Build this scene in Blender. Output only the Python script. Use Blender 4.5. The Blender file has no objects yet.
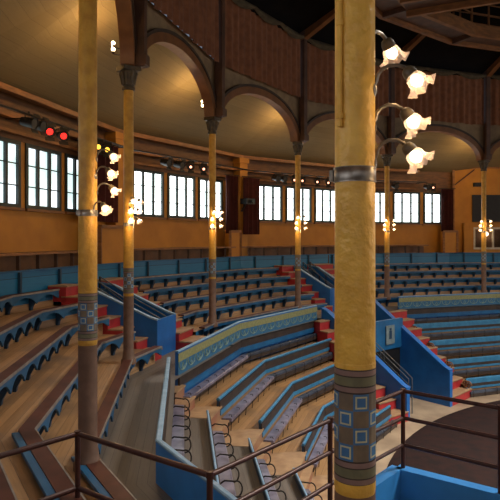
import bpy, math, random
from mathutils import Vector, Matrix
random.seed(7)
scene = bpy.context.scene
COL = scene.collection
R = 15.0                       # radius of the column ring, metres
CX, CY = 0.840, 0.597          # ring centre (in radii) seen from the camera spot
FLOOR_H = 0.345                # ring floor below the eye, in radii
EYE = FLOOR_H * R
def Z(h): return EYE - h * R   # h in radii below the eye
PH = -119.11
REL = {}
for k in range(-3, 18):
    a = math.radians(PH + 18 * k); REL[k] = (math.sin(a), math.cos(a))
REL[1] = (-0.956, -0.195); REL[0] = (-0.810, -0.434)
def P2(k, t, s):
    k2 = int(math.floor(k + t + 1e-9)); tt = k + t - k2
    a, b = REL[k2], REL[k2 + 1]
    return ((CX + s * (a[0] + (b[0]-a[0])*tt)) * R, (CY + s * (a[1] + (b[1]-a[1])*tt)) * R)
def P3(k, t, s, h):
    x, y = P2(k, t, s); return Vector((x, y, Z(h)))
def polar(r, az, h):
    a = math.radians(az); return Vector(((CX + r*math.sin(a))*R, (CY + r*math.cos(a))*R, Z(h)))
CEN = Vector((CX*R, CY*R, 0))
def ringdir(p):
    d = Vector((CEN.x - p.x, CEN.y - p.y, 0)); return d.normalized()

# ------------------------------------------------------------------ materials
MATS = {}
def nodes(name):
    m = bpy.data.materials.new(name); m.use_nodes = True
    nt = m.node_tree; b = nt.nodes['Principled BSDF']; MATS[name] = m
    return m, nt, b
def mat(name, c1, c2=None, rough=.55, scale=6, detail=5, bump=0.0, metal=0, stretch=(1,1,1), coord='Object', lo=.35, hi=.65, spec=.5, bscale=None):
    m, nt, b = nodes(name)
    N = nt.nodes.new; L = nt.links.new
    tc = N('ShaderNodeTexCoord'); mp = N('ShaderNodeMapping'); mp.inputs['Scale'].default_value = stretch
    L(tc.outputs[coord], mp.inputs[0])
    no = N('ShaderNodeTexNoise'); no.inputs['Scale'].default_value = scale; no.inputs['Detail'].default_value = detail
    L(mp.outputs[0], no.inputs['Vector'])
    r = N('ShaderNodeValToRGB'); r.color_ramp.elements[0].position = lo; r.color_ramp.elements[1].position = hi
    c2 = c2 or tuple(x*.7 for x in c1)
    r.color_ramp.elements[0].color = (*c2, 1); r.color_ramp.elements[1].color = (*c1, 1)
    L(no.outputs[0], r.inputs[0]); L(r.outputs[0], b.inputs['Base Color'])
    b.inputs['Roughness'].default_value = rough; b.inputs['Metallic'].default_value = metal
    b.inputs['Specular IOR Level'].default_value = spec
    if bump:
        n2 = no
        if bscale:
            n2 = N('ShaderNodeTexNoise'); n2.inputs['Scale'].default_value = bscale; L(mp.outputs[0], n2.inputs['Vector'])
        bp = N('ShaderNodeBump'); bp.inputs['Strength'].default_value = bump; bp.inputs['Distance'].default_value = .02
        L(n2.outputs[0], bp.inputs['Height']); L(bp.outputs[0], b.inputs['Normal'])
    return m
def plankmat(name, c1, c2, c3, width=.13, rough=.5, gap=.06, wear=None):
    """boards running along UV.u, each `width` wide in UV.v (metres)"""
    m, nt, b = nodes(name); N = nt.nodes.new; L = nt.links.new
    uv = N('ShaderNodeUVMap'); sp = N('ShaderNodeSeparateXYZ'); L(uv.outputs[0], sp.inputs[0])
    dv = N('ShaderNodeMath'); dv.operation = 'DIVIDE'; dv.inputs[1].default_value = width; L(sp.outputs[1], dv.inputs[0])
    fl = N('ShaderNodeMath'); fl.operation = 'FLOOR'; L(dv.outputs[0], fl.inputs[0])
    fr = N('ShaderNodeMath'); fr.operation = 'FRACT'; L(dv.outputs[0], fr.inputs[0])
    wn = N('ShaderNodeTexWhiteNoise'); wn.noise_dimensions = '1D'; L(fl.outputs[0], wn.inputs['W'])
    mp = N('ShaderNodeMapping'); mp.inputs['Scale'].default_value = (.9, 14, 1); L(uv.outputs[0], mp.inputs[0])
    no = N('ShaderNodeTexNoise'); no.inputs['Scale'].default_value = 2.0; no.inputs['Detail'].default_value = 6; L(mp.outputs[0], no.inputs['Vector'])
    ad = N('ShaderNodeMath'); ad.operation = 'MULTIPLY_ADD'; ad.inputs[1].default_value = .45; L(wn.outputs[0], ad.inputs[0]); L(no.outputs[0], ad.inputs[2])
    r = N('ShaderNodeValToRGB'); e = r.color_ramp.elements
    e[0].position = .35; e[0].color = (*c2, 1); e[1].position = .95; e[1].color = (*c1, 1)
    L(ad.outputs[0], r.inputs[0])
    n2 = N('ShaderNodeTexNoise'); n2.inputs['Scale'].default_value = .9; n2.inputs['Detail'].default_value = 4; L(uv.outputs[0], n2.inputs['Vector'])
    r2 = N('ShaderNodeValToRGB'); r2.color_ramp.elements[0].position = .48; r2.color_ramp.elements[1].position = .68; L(n2.outputs[0], r2.inputs[0])
    mx = N('ShaderNodeMixRGB'); mx.inputs[2].default_value = (*(wear or c3), 1); L(r2.outputs[0], mx.inputs[0]); L(r.outputs[0], mx.inputs[1])
    lt = N('ShaderNodeMath'); lt.operation = 'LESS_THAN'; lt.inputs[1].default_value = gap; L(fr.outputs[0], lt.inputs[0])
    m2 = N('ShaderNodeMixRGB'); m2.inputs[2].default_value = (*[x*.35 for x in c2], 1); L(lt.outputs[0], m2.inputs[0]); L(mx.outputs[0], m2.inputs[1])
    L(m2.outputs[0], b.inputs['Base Color']); b.inputs['Roughness'].default_value = rough
    return m
def glow(name, col, strength, base=None, noise=None):
    m, nt, b = nodes(name)
    b.inputs['Base Color'].default_value = (*(base or col), 1)
    b.inputs['Emission Color'].default_value = (*col, 1); b.inputs['Emission Strength'].default_value = strength
    b.inputs['Roughness'].default_value = .3
    if noise:
        N = nt.nodes.new; L = nt.links.new
        tc = N('ShaderNodeTexCoord'); no = N('ShaderNodeTexNoise'); no.inputs['Scale'].default_value = 1.6; no.inputs['Detail'].default_value = 6
        L(tc.outputs['Object'], no.inputs['Vector'])
        r = N('ShaderNodeValToRGB'); r.color_ramp.elements[0].position = .42; r.color_ramp.elements[1].position = .56
        r.color_ramp.elements[0].color = (*noise, 1); r.color_ramp.elements[1].color = (*col, 1)
        L(no.outputs[0], r.inputs[0]); L(r.outputs[0], b.inputs['Emission Color'])
    return m

mat('wall_paint', (.52,.235,.026), (.40,.17,.018), rough=.6, scale=1.3, bump=.05)
mat('timber', (.30,.13,.04), (.17,.075,.025), rough=.55, scale=3, stretch=(1,1,4))
mat('dark_timber', (.11,.05,.028), (.06,.028,.016), rough=.55, scale=3)
mat('arch_paint', (.23,.095,.028), (.15,.06,.018), rough=.5, scale=3)
mat('upper_boards', (.17,.075,.025), (.1,.045,.018), rough=.6, scale=3, stretch=(1,1,4))
mat('arch_edge', (.05,.03,.022), (.03,.02,.014), rough=.6, scale=3)
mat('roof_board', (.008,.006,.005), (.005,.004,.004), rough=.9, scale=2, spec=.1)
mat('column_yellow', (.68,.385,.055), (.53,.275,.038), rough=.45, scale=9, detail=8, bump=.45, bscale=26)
mat('column_yellow_lit', (.86,.53,.09), (.68,.39,.06), rough=.42, scale=9, detail=8, bump=.45, bscale=26)  # lit copy of column_yellow: the near column's stronger light painted in
mat('column_low', (.21,.12,.08), (.15,.085,.057), rough=.55, scale=8, bump=.15)
mat('band_mauve', (.27,.18,.16), (.2,.13,.12), rough=.5, scale=12)
mat('band_green', (.19,.19,.11), (.14,.14,.085), rough=.5, scale=20)
mat('band_line', (.05,.035,.03), rough=.5)
mat('cell_taupe', (.22,.17,.11), (.15,.12,.09), rough=.5, scale=14)
mat('cell_blue', (.06,.2,.42), (.05,.16,.36), rough=.45, scale=14)
mat('cell_pale', (.6,.6,.36), (.45,.47,.3), rough=.5, scale=14)
mat('strap_metal', (.33,.3,.26), (.16,.14,.12), rough=.35, scale=20, metal=.8)
mat('steel', (.16,.18,.2), (.09,.1,.115), rough=.35, scale=12, metal=.3)
mat('iron', (.035,.028,.025), (.02,.016,.015), rough=.4, scale=12, metal=.4)
mat('capital_paint', (.11,.08,.04), (.04,.035,.025), rough=.5, scale=9)
mat('blue_paint', (.016,.15,.48), (.012,.115,.39), rough=.42, scale=2.5, bump=.04)
mat('blue_lit', (.045,.29,.74), (.035,.23,.6), rough=.4, scale=2.5)  # brighter copy of blue_paint, lifts near faces that get little light
mat('apron_blue', (.02,.13,.29), (.012,.09,.21), rough=.5, scale=3)
mat('riser_teal', (.014,.18,.38), (.01,.13,.28), rough=.55, scale=3)
mat('teal_paint', (.01,.125,.31), (.007,.085,.22), rough=.45, scale=3)
mat('deep_teal', (.012,.055,.12), (.008,.04,.09), rough=.5, scale=3)
mat('rail_blue', (.05,.22,.40), (.03,.155,.3), rough=.32, scale=6)
mat('pale_edge', (.24,.40,.58), (.16,.31,.47), rough=.35, scale=7)
mat('dark_panel', (.05,.035,.028), (.03,.022,.02), rough=.5, scale=5)
mat('red_paint', (.46,.03,.035), (.34,.024,.027), rough=.5, scale=5)
mat('brown_riser', (.26,.1,.06), (.3,.18,.1), rough=.5, scale=2)
mat('tread_wood', (.42,.27,.15), (.3,.18,.1), rough=.5, scale=5, stretch=(1,1,5))
mat('seat_brown', (.12,.04,.028), (.07,.026,.02), rough=.5, scale=3, spec=.25)
mat('seat_edge', (.3,.27,.25), (.2,.18,.17), rough=.5, scale=6)
mat('upholstery_shaded', (.06,.075,.11), (.03,.04,.06), rough=.4, scale=4)  # shaded copy of upholstery, for cushions that catch less light
mat('upholstery', (.23,.215,.3), (.1,.09,.135), rough=.3, scale=4)
mat('rust_iron', (.3,.14,.05), (.18,.08,.03), rough=.5)
mat('rail_iron', (.085,.03,.022), (.05,.02,.016), rough=.35, scale=14, metal=.25)
mat('mat_dark', (.028,.011,.009), (.014,.008,.008), rough=.85, scale=4, spec=.2)
mat('floor_ring', (.4,.3,.2), (.26,.19,.13), rough=.5, scale=1.4, bump=.05)
mat('drape', (.27,.11,.05), (.19,.075,.035), rough=.85, scale=5)
mat('valance', (.09,.075,.04), (.06,.045,.025), rough=.85, scale=6)
mat('spandrel', (.3,.22,.12), (.2,.14,.08), rough=.7, scale=3)
mat('red_curtain', (.07,.008,.008), (.04,.004,.004), rough=.85, scale=6)
mat('black', (.012,.011,.011), (.006,.006,.006), rough=.5, scale=9)
mat('frame_teal', (.02,.04,.042), (.012,.024,.026), rough=.5, scale=9)
mat('white_paint', (.65,.6,.5), (.5,.45,.36), rough=.5, scale=5)
mat('notice_pale', (.19,.25,.27), (.13,.18,.2), rough=.5)
mat('ornament_dim', (.26,.36,.27), (.18,.28,.24), rough=.5)
mat('ornament', (.30,.30,.13), (.2,.21,.1), rough=.5, scale=22)
mat('ornament_teal', (.04,.165,.3), (.025,.11,.22), rough=.5, scale=22)
plankmat('planks', (.48,.29,.145), (.31,.18,.085), (.22,.145,.095), width=.13, rough=.5, gap=.035)
plankmat('planks_stalls', (.38,.215,.095), (.24,.13,.055), (.17,.11,.065), width=.13, rough=.5, gap=.035)
plankmat('planks_grey', (.17,.145,.125), (.11,.095,.085), (.14,.12,.105), width=.12, rough=.5, gap=.035)
plankmat('soffit', (.205,.16,.082), (.155,.12,.06), (.19,.145,.072), width=.30, rough=.8, gap=.012)
plankmat('boards_blue', (.012,.18,.40), (.008,.12,.29), (.01,.15,.34), width=.5, rough=.4, gap=.03)
glow('daylight', (.9,.95,1.0), 4.0, noise=(.7,.82,.78))
glow('daylight_fill', (1.0,.94,.85), 8)  # unseen panes set brighter as added fill for the near column
glow('daylight_dim', (.9,.94,1.0), 1.8)
glow('daylight_leafy', (.84,.93,1.0), 1.4, noise=(.5,.68,.66))
glow('bulb', (1.0,.8,.5), 9)
glow('gel_red', (1.0,.02,.015), 2.2)
glow('gel_amber', (1.0,.55,.06), 2.0)
glow('gel_pink', (1.0,.42,.25), 3.0)
glow('booth_glow', (1.0,.8,.5), .35)
m, nt, b = nodes('tulip_glass')
b.inputs['Base Color'].default_value = (.9,.74,.66,1); b.inputs['Roughness'].default_value = .2
b.inputs['Emission Color'].default_value = (1,.6,.36,1); b.inputs['Emission Strength'].default_value = .22
tr = nt.nodes.new('ShaderNodeBsdfTransparent'); mx = nt.nodes.new('ShaderNodeMixShader'); mx.inputs[0].default_value = .5
nt.links.new(tr.outputs[0], mx.inputs[1]); nt.links.new(b.outputs[0], mx.inputs[2]); nt.links.new(mx.outputs[0], nt.nodes['Material Output'].inputs[0])
m, nt, b = nodes('booth_glass')
b.inputs['Base Color'].default_value = (.75,.72,.65,1); b.inputs['Roughness'].default_value = .05; b.inputs['Transmission Weight'].default_value = 1.0; b.inputs['IOR'].default_value = 1.1

# ------------------------------------------------------------------ mesh builder
class MB:
    def __init__(s): s.v=[]; s.f=[]; s.m=[]; s.u=[]
    def add(s, vs, fs, mi=0, uvs=None):
        o = len(s.v); s.v += [Vector(p) for p in vs]
        for i, f in enumerate(fs):
            s.f.append([o+j for j in f]); s.m.append(mi[i] if isinstance(mi, list) else mi)
            s.u.append(uvs[i] if uvs else None)
        return s
    def box(s, c, ax, ay, az, mi=0):
        """oriented box: centre and three half-vectors"""
        c = Vector(c); ax, ay, az = Vector(ax), Vector(ay), Vector(az)
        vs = [c + ax*i + ay*j + az*k for i in (-1,1) for j in (-1,1) for k in (-1,1)]
        return s.add(vs, [(0,1,3,2),(4,6,7,5),(0,4,5,1),(2,3,7,6),(0,2,6,4),(1,5,7,3)], mi)
    def bar(s, a, b, w, h, mi=0, up=Vector((0,0,1))):
        a, b = Vector(a), Vector(b); d = b-a; l = d.length; d = d/l
        side = d.cross(up)
        if side.length < 1e-4: side = d.cross(Vector((1,0,0)))
        side.normalize(); u = side.cross(d).normalized()
        return s.box((a+b)/2, d*l/2, side*w/2, u*h/2, mi)
    def sweep(s, path, prof, closed=True, cap=True, mi=0, sub=1):
        """profile of (s,h) swept along a list of (k,t) on the ring polygon"""
        pts = [(k, t) for k, t in path]
        n, m_ = len(pts), len(prof)
        vs = []; us = []; dist = 0; prev = None
        sm = sum(p[0] for p in prof)/m_
        for (k, t) in pts:
            q = P3(k, t, sm, 0)
            if prev is not None: dist += (q-prev).length
            prev = q; us.append(dist)
            for (sv, h) in prof: vs.append(P3(k, t, sv, h))
        acc = [0]
        for i in range(m_):
            a, b = prof[i], prof[(i+1) % m_]; acc.append(acc[-1] + math.hypot(a[0]-b[0], a[1]-b[1])*R)
        fs = []; mm = []; uv = []
        for i in range(n-1):
            for j in range(m_ if closed else m_-1):
                j2 = (j+1) % m_
                fs.append((i*m_+j, i*m_+j2, (i+1)*m_+j2, (i+1)*m_+j)); mm.append(mi[j] if isinstance(mi, list) else mi)
                uv.append([(us[i],acc[j]),(us[i],acc[j+1]),(us[i+1],acc[j+1]),(us[i+1],acc[j])])
        if cap and closed:
            fs.append(tuple(range(m_-1,-1,-1))); fs.append(tuple((n-1)*m_+j for j in range(m_)))
            c = mi[0] if isinstance(mi, list) else mi; mm += [c, c]; uv += [None, None]
        return s.add(vs, fs, mm, uv)
    def tube(s, pts, r, n=8, cap=True, mi=0):
        pts = [Vector(p) for p in pts]; N = len(pts)
        rr = r if isinstance(r, list) else [r]*N
        vs = []; up = None
        for i, p in enumerate(pts):
            d = (pts[min(i+1,N-1)] - pts[max(i-1,0)]).normalized()
            if up is None:
                up = Vector((0,0,1)) if abs(d.z) < .9 else Vector((1,0,0))
            x = d.cross(up)
            if x.length < 1e-5: x = d.cross(Vector((0,1,0)))
            x.normalize(); y = x.cross(d).normalized(); up = y
            for j in range(n):
                a = 2*math.pi*j/n; vs.append(p + (x*math.cos(a) + y*math.sin(a))*rr[i])
        fs = [(i*n+j, i*n+(j+1)%n, (i+1)*n+(j+1)%n, (i+1)*n+j) for i in range(N-1) for j in range(n)]
        if cap: fs += [tuple(range(n-1,-1,-1)), tuple((N-1)*n+j for j in range(n))]
        return s.add(vs, fs, mi)
    def lathe(s, prof, n=32, mi=0, M=None, cap=True, rim=None):
        """prof (r,z) bottom to top"""
        M = M or Matrix(); vs = []
        for (r, z) in prof:
            for j in range(n):
                a = 2*math.pi*j/n; vs.append(M @ Vector((r*math.cos(a), r*math.sin(a), z)))
        fs = []; mm = []
        for i in range(len(prof)-1):
            for j in range(n):
                fs.append((i*n+j, i*n+(j+1)%n, (i+1)*n+(j+1)%n, (i+1)*n+j)); mm.append(mi[i] if isinstance(mi, list) else mi)
        if cap:
            fs += [tuple(range(n-1,-1,-1)), tuple((len(prof)-1)*n+j for j in range(n))]
            mm += [mm[0], mm[-1]]
        return s.add(vs, fs, mm)
    def prism(s, poly, ext, mi=0):
        """planar polygon (list of points) extruded by vector"""
        n = len(poly); poly = [Vector(p) for p in poly]; ext = Vector(ext)
        vs = poly + [p+ext for p in poly]
        fs = [tuple(range(n-1,-1,-1)), tuple(range(n,2*n))] + [(i,(i+1)%n,n+(i+1)%n,n+i) for i in range(n)]
        return s.add(vs, fs, mi)
    def build(s, name, mats, parent=None, smooth=False, origin=None):
        me = bpy.data.meshes.new(name)
        o = origin
        if parent is not None: o = ORG[parent.name]
        if o is None: o = base_of(s.v)
        me.from_pydata([p - o for p in s.v], [], s.f)
        for m in (mats if isinstance(mats, (list, tuple)) else [mats]): me.materials.append(MATS[m])
        me.polygons.foreach_set('material_index', s.m)
        if any(s.u):
            ul = me.uv_layers.new(name='UVMap')
            for p, u in zip(me.polygons, s.u):
                if u:
                    for li, q in zip(p.loop_indices, u): ul.data[li].uv = q
        if smooth:
            me.polygons.foreach_set('use_smooth', [True]*len(me.polygons))
            me.update()
            try: me.set_sharp_from_angle(angle=math.radians(40))
            except Exception: pass
        me.update()
        ob = bpy.data.objects.new(name, me); COL.objects.link(ob)
        if parent is not None: ob.parent = parent
        else: ob.location = o
        ORG[ob.name] = o
        return ob
ORG = {}
def base_of(vs):
    n = len(vs); return Vector((sum(p.x for p in vs)/n, sum(p.y for p in vs)/n, min(p.z for p in vs)))
def tag(o, label, cat, group=None, kind=None):
    o['label'] = label; o['category'] = cat
    if group: o['group'] = group
    if kind: o['kind'] = kind
    return o
def root(name, loc, label, cat, group=None, kind=None, rz=0):
    o = bpy.data.objects.new(name, None); COL.objects.link(o); o.location = loc; o.empty_display_size = .2
    o.rotation_euler = (0,0,rz); ORG[o.name] = Vector(loc)
    return tag(o, label, cat, group, kind)
def struct(o): o['kind'] = 'structure'; return o
def copy_thing(src, loc, rz, label, group=None):
    r = src.copy(); COL.objects.link(r); r.location = loc; r.rotation_euler = (0,0,rz); r['label'] = label
    if group: r['group'] = group
    for ch in list(src.children):
        c = ch.copy(); COL.objects.link(c); c.parent = r
        for g in list(ch.children):
            d = g.copy(); COL.objects.link(d); d.parent = c
    return r
ORDN = ['lowest','second','third','fourth','topmost']

# ------------------------------------------------------------------ outer wall, windows
AP = 1.196; CR = AP/math.cos(math.radians(10))
CORN = [-86 + 20*i for i in range(-1, 17)]         # corner azimuths, 18 flats
def flat(i, off, h, inset=0):
    """point on wall flat i (centre azimuth -96+20i), off = tangential offset in radii"""
    a = math.radians(-96 + 20*i); n = (math.sin(a), math.cos(a)); tg = (math.cos(a), -math.sin(a))
    r = AP - inset
    return Vector(((CX + n[0]*r + tg[0]*off)*R, (CY + n[1]*r + tg[1]*off)*R, Z(h)))
WT, WB, WW = -0.1400, -0.0435, 0.0460              # window top, bottom, half width
TOPW, BOTW = -0.235, 0.35
HALF = AP*math.tan(math.radians(10))
WOFF = [AP*math.tan(math.radians(d)) for d in (-5.05, -.05, 4.95)]
def woff(i): return [w - (.034 if i == 4 else .004 if i == 3 else 0) for w in WOFF]
def wallflat(mb, i):
    xs = [-HALF]
    for w in woff(i): xs += [w-WW, w+WW]
    xs.append(HALF)
    def quad(x0, x1, h0, h1): mb.add([flat(i,x0,h0), flat(i,x1,h0), flat(i,x1,h1), flat(i,x0,h1)], [(0,1,2,3)], 1 if h1 == TOPW else 0)
    for a, b_ in zip(xs[:-1], xs[1:]): quad(a, b_, WT, TOPW); quad(a, b_, BOTW, WB)
    for j in range(0, 7, 2): quad(xs[j], xs[j+1], WB, WT)
for nm, rng in (('wall_left', range(0,3)), ('wall_back', range(3,6)), ('wall_right', range(6,11)), ('wall_front', range(11,18))):
    mb = MB()
    for i in rng: wallflat(mb, i)
    struct(mb.build(nm, ['wall_paint','upper_boards']))
wn = 0
for i in range(18):
    seen = i <= 5
    for j, w in enumerate(woff(i)):
        wn += 1
        a = math.radians(-96+20*i); n = Vector((math.sin(a), math.cos(a), 0)); tg = Vector((math.cos(a), -math.sin(a), 0))
        o = bpy.data.objects.new('window_%d' % wn, None); COL.objects.link(o); o.location = flat(i, w, WB); o['kind'] = 'structure'; ORG[o.name] = o.location.copy()
        pb = MB(); z0 = Z(WB); z1 = Z(WT); cz = (z0+z1)/2
        c = flat(i, w, 0); c.z = cz
        pb.box(c + n*.05, tg*(WW*R), n*.006, Vector((0,0,(z1-z0)/2)))
        pb.build('window_pane', 'daylight_leafy' if i <= 1 else ('daylight' if seen else ('daylight_fill' if 7 <= i <= 11 else 'daylight_dim')), o)
        if seen:
            fb = MB(); hw = WW*R; hz = (z1-z0)/2; up = Vector((0,0,1))
            for sx in (-1, 1): fb.box(c + tg*sx*(hw-.04), tg*.045, n*.035, up*hz)
            for sz in (-1, 1): fb.box(c + up*sz*(hz-.04), tg*(hw-.085), n*.034, up*.042)
            for sx in (-1, 1): fb.box(c + tg*sx*hw*.33, tg*.04, n*.03, up*(hz-.082))
            for sz in (-.26, .26): fb.box(c + up*sz*hz*1.25, tg*(hw-.085), n*.02, up*.012)
            fb.build('window_frame', 'frame_teal', o)
            sb = MB(); sb.box(c - n*.05 - up*(hz+.03), tg*(hw+.05), n*.05, up*.03); sb.build('window_sill', 'timber', o)

# pilasters on the wall corners
for i, (az, lab) in enumerate(((-66,'ochre wall pilaster between the left and middle window groups, by the left red drape'),
                (-46,'ochre wall pilaster carrying a projector between two dark red drapes'),
                (-26,'ochre wall pilaster hidden behind the big yellow column'))):
    c = polar(CR-.012, az, 0); d = ringdir(c); tgv = Vector((-d.y, d.x, 0)); mb = MB()
    z0, z1 = Z(.14), Z(-.2); c.z = (z0+z1)/2
    mb.box(c, tgv*.2, d*.2, Vector((0,0,(z1-z0)/2)))
    mb.box(Vector((c.x,c.y,z1-.1)), tgv*.25, d*.24, Vector((0,0,.09)))
    tag(mb.build('pilaster', 'wall_paint'), lab, 'pilaster', kind='structure')

# timber beams and pipe around the wall, wall ledge
for i in range(0, 5):
    mb = MB()
    hi = (HALF if i < 4 else -.005)
    mb.add([flat(i,x,h,ins) for x in (-HALF-.0, hi) for (ins,h) in ((.012,-.1985),(.024,-.1985),(.024,-.2065),(.012,-.2065))],
           [(0,1,5,4),(1,2,6,5),(2,3,7,6),(3,0,4,7),(3,2,1,0),(4,5,6,7)])
    tag(mb.build('trim_%d' % (i+1), 'timber'), 'orange brown timber beam where ceiling meets wall', 'beam', kind='structure')
    mb = MB()
    for h0, h1, ins0, ins1 in ((-.168,-.176,.002,.012), (-.148,-.1525,.002,.008)):
        mb.add([flat(i,x,h,ins) for x in (-HALF, hi) for (ins,h) in ((ins0,h0),(ins1,h0),(ins1,h1),(ins0,h1))],
           [(0,1,5,4),(1,2,6,5),(2,3,7,6),(3,0,4,7),(3,2,1,0),(4,5,6,7)])
    struct(mb.build('trim_%d' % (i+11), 'timber'))
BAYN = ['leftmost', 'left', 'middle', 'right middle', 'right']
for i in range(0, 5):
    hi = (HALF-.006 if i < 4 else .02)
    rt = root('timber_ledge', flat(i, 0, .06, .02), ['brown wooden ledge on the wall, cut by the left edge of the photo',
        'brown wooden ledge behind the nearest slim yellow columns', 'brown wooden ledge under the three windows left of the projector',
        'brown wooden ledge under the three windows right of the projector', 'brown wooden ledge at far right under the last windows'][i], 'ledge', 'ledges along the outer wall')
    mb = MB()
    mb.add([flat(i,x,h,ins) for x in (-HALF+.006, hi) for (ins,h) in ((.004,.024),(.035,.024),(.035,.0205),(.004,.0205))],
           [(0,1,5,4),(1,2,6,5),(2,3,7,6),(3,0,4,7),(3,2,1,0),(4,5,6,7)])
    mb.build('ledge_board', 'timber', rt)
    x = -HALF+.02
    while x < hi-.01:
        mb = MB(); a = flat(i,x,.0245,.028); mb.bar(a, Vector((a.x,a.y,Z(.08))), .07, .07); mb.build('support', 'dark_timber', rt)
        x += .045
    mb = MB(); mb.add([flat(i,x,h,ins) for x in (-HALF+.006, hi) for (ins,h) in ((.004,.08),(.008,.08),(.008,.025),(.004,.025))],
           [(0,1,5,4),(1,2,6,5),(2,3,7,6),(3,0,4,7),(3,2,1,0),(4,5,6,7)]); mb.build('back_board', 'arch_paint', rt)

# ------------------------------------------------------------------ ceilings and roof
def wall_r(az, ap=AP):
    c = round((az + 96) / 20)*20 - 96
    return ap / math.cos(math.radians(az - c))
mb = MB(); vs = []; uvs = []
TS = [k + j/6 for k in range(-2, 17) for j in range(6)]
def on_ring(T, s): return P2(int(math.floor(T)), T - math.floor(T), s)
for T in TS:
    x, y = on_ring(T, 1.0)
    az = math.degrees(math.atan2(x/R-CX, y/R-CY)); ro = wall_r(az)
    vs.append(((x), (y), Z(-.312))); q = polar(ro, az, -.205); vs.append((q.x, q.y, q.z))
fs = []; uu = []
for i in range(len(TS)-1):
    fs.append((2*i, 2*i+1, 2*i+3, 2*i+2)); uu.append([(i*.8,0),(i*.8,3.6),(i*.8+.8,3.6),(i*.8+.8,0)])
mb.add(vs, fs, 0, uu)
struct(mb.build('ceiling', 'soffit'))
mb = MB(); n = 40; vs = []
for (r, h) in ((1.02,-.445),(.55,-.60),(.25,-.70)):
    vs += [polar(r, 9*j, h) for j in range(n)]
fs = [(i*n+j, i*n+(j+1)%n, (i+1)*n+(j+1)%n, (i+1)*n+j) for i in range(2) for j in range(n)] + [tuple(2*n+j for j in range(n))]
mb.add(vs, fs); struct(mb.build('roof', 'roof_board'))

# ------------------------------------------------------------------ columns
def column_mesh(rad):
    """parts of a column as (name, MB, mats) in local coords, base at z=0"""
    zc = lambda h: (0.158 - h)*R
    parts = []
    s = MB(); s.lathe([(rad, zc(.0715)-.02), (rad, zc(.0375))], 40, 0)
    lo = MB(); lo.lathe([(rad*1.5,0),(rad*1.5,.07),(rad*1.2,.11),(rad*1.12,.2),(rad*1.0,.24),(rad*1.0,zc(.0715)-.02)], 40, 0); parts.append(('lower_shaft', lo, 'column_low'))
    up = MB(); up.lathe([(rad*1.0, zc(.0362)), (rad*.985, zc(.0)), (rad*.95, zc(-.188))], 40, 0); parts.append(('shaft', up, 'column_yellow'))
    # painted band
    z0, z1 = zc(.0715), zc(.0362); H = z1-z0
    bd = MB(); r = rad*1.012
    lay = [(0,.062,5),(.062,.066,2),(.066,.105,0),(.105,.115,2),(.115,.185,1),(.185,.195,2),(.195,.235,0),(.235,.247,2)]
    top = [(.775,.787,2),(.787,.825,0),(.825,.836,2),(.836,.905,1),(.905,.915,2),(.915,.955,0),(.955,.965,2),(.965,1,5)]
    for a, c, mi in lay + top:
        bd.lathe([(r, z0+a*H), (r, z0+c*H)], 40, mi, cap=False)
    bd.lathe([(rad*.98, z0-.02),(r, z0)], 40, 5, cap=False); bd.lathe([(r, z1),(rad*.98, z1+.01)], 40, 5, cap=False)
    fr = [0,.13,.23,.77,.87,1]
    ca, cb = z0+.247*H, z0+.775*H; ch = (cb-ca)/4
    for row in range(4):
        for cell in range(8):
            on = (row+cell) % 2 == 0
            for i in range(5):
                for j in range(5):
                    a0, a1 = [2*math.pi*(cell+fr[q])/8 for q in (i, i+1)]
                    h0, h1 = [ca + ch*(row+fr[q]) for q in (j, j+1)]
                    ring = max(abs(i-2), abs(j-2))
                    mi = (4 if ring == 1 else 3) if on else 6
                    bd.add([(r*math.cos(a0),r*math.sin(a0),h0),(r*math.cos(a1),r*math.sin(a1),h0),(r*math.cos(a1),r*math.sin(a1),h1),(r*math.cos(a0),r*math.sin(a0),h1)], [(0,1,2,3)], mi)
    parts.append(('painted_band', bd, ['band_mauve','band_green','band_line','cell_blue','cell_pale','column_yellow','cell_taupe']))
    co = MB(); zz = zc(-.017)
    co.lathe([(rad*.9,zz-.032),(rad*1.04,zz-.032),(rad*1.04,zz-.026),(rad*1.025,zz-.024),(rad*1.025,zz+.024),(rad*1.04,zz+.026),(rad*1.04,zz+.032),(rad*.9,zz+.032)], 40)
    for sx in (-1, 1): co.box((-rad*1.08*math.cos(.25*sx+.5), -rad*1.08*math.sin(.25*sx+.5), zz), (.012,0,0),(0,.012,0),(0,0,.024))
    parts.append(('strap', co, 'strap_metal'))
    cp = MB(); a = zc(-.187); q = rad
    cp.lathe([(q*.93,a-.03),(q*1.3,a-.02),(q*1.3,a+.03),(q*1.12,a+.05),(q*1.2,a+.1),(q*1.25,a+.2),(q*1.5,a+.33),(q*1.3,a+.34)], 32)
    for j in range(8):
        an = 2*math.pi*j/8; d = Vector((math.cos(an), math.sin(an), 0))
        cp.tube([d*q*1.08+Vector((0,0,a+.08)), d*q*1.3+Vector((0,0,a+.2)), d*q*1.72+Vector((0,0,a+.3)), d*q*1.6+Vector((0,0,a+.24))], [.03,.032,.025,.012], 6)
    cp.box((0,0,a+.38), (q*1.75,0,0), (0,q*1.75,0), (0,0,.045))
    parts.append(('capital', cp, 'capital_paint'))
    return parts
COLLAB = {0:'big golden yellow column in the foreground with blue chequered band',
          1:'second nearest yellow column, left in the photo with its foot below the railing',
          2:'yellow column next to the second nearest one, in front of the blue stair wall',
          3:'slim yellow column rising from the blue benches left of the photo centre',
          4:'slim yellow column beside the red stairs, right of the projector',
          5:'slim far column just right of the big foreground column',
          6:'rightmost far column, in front of the organ loft'}
COLSHORT = {0:'the big foreground column',1:'the second nearest column',2:'the column by the blue stair wall',3:'the slim column left of centre',
            4:'the slim column by the red stairs',5:'the far column right of the foreground one',6:'the rightmost far column'}
colroots = {}
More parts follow.
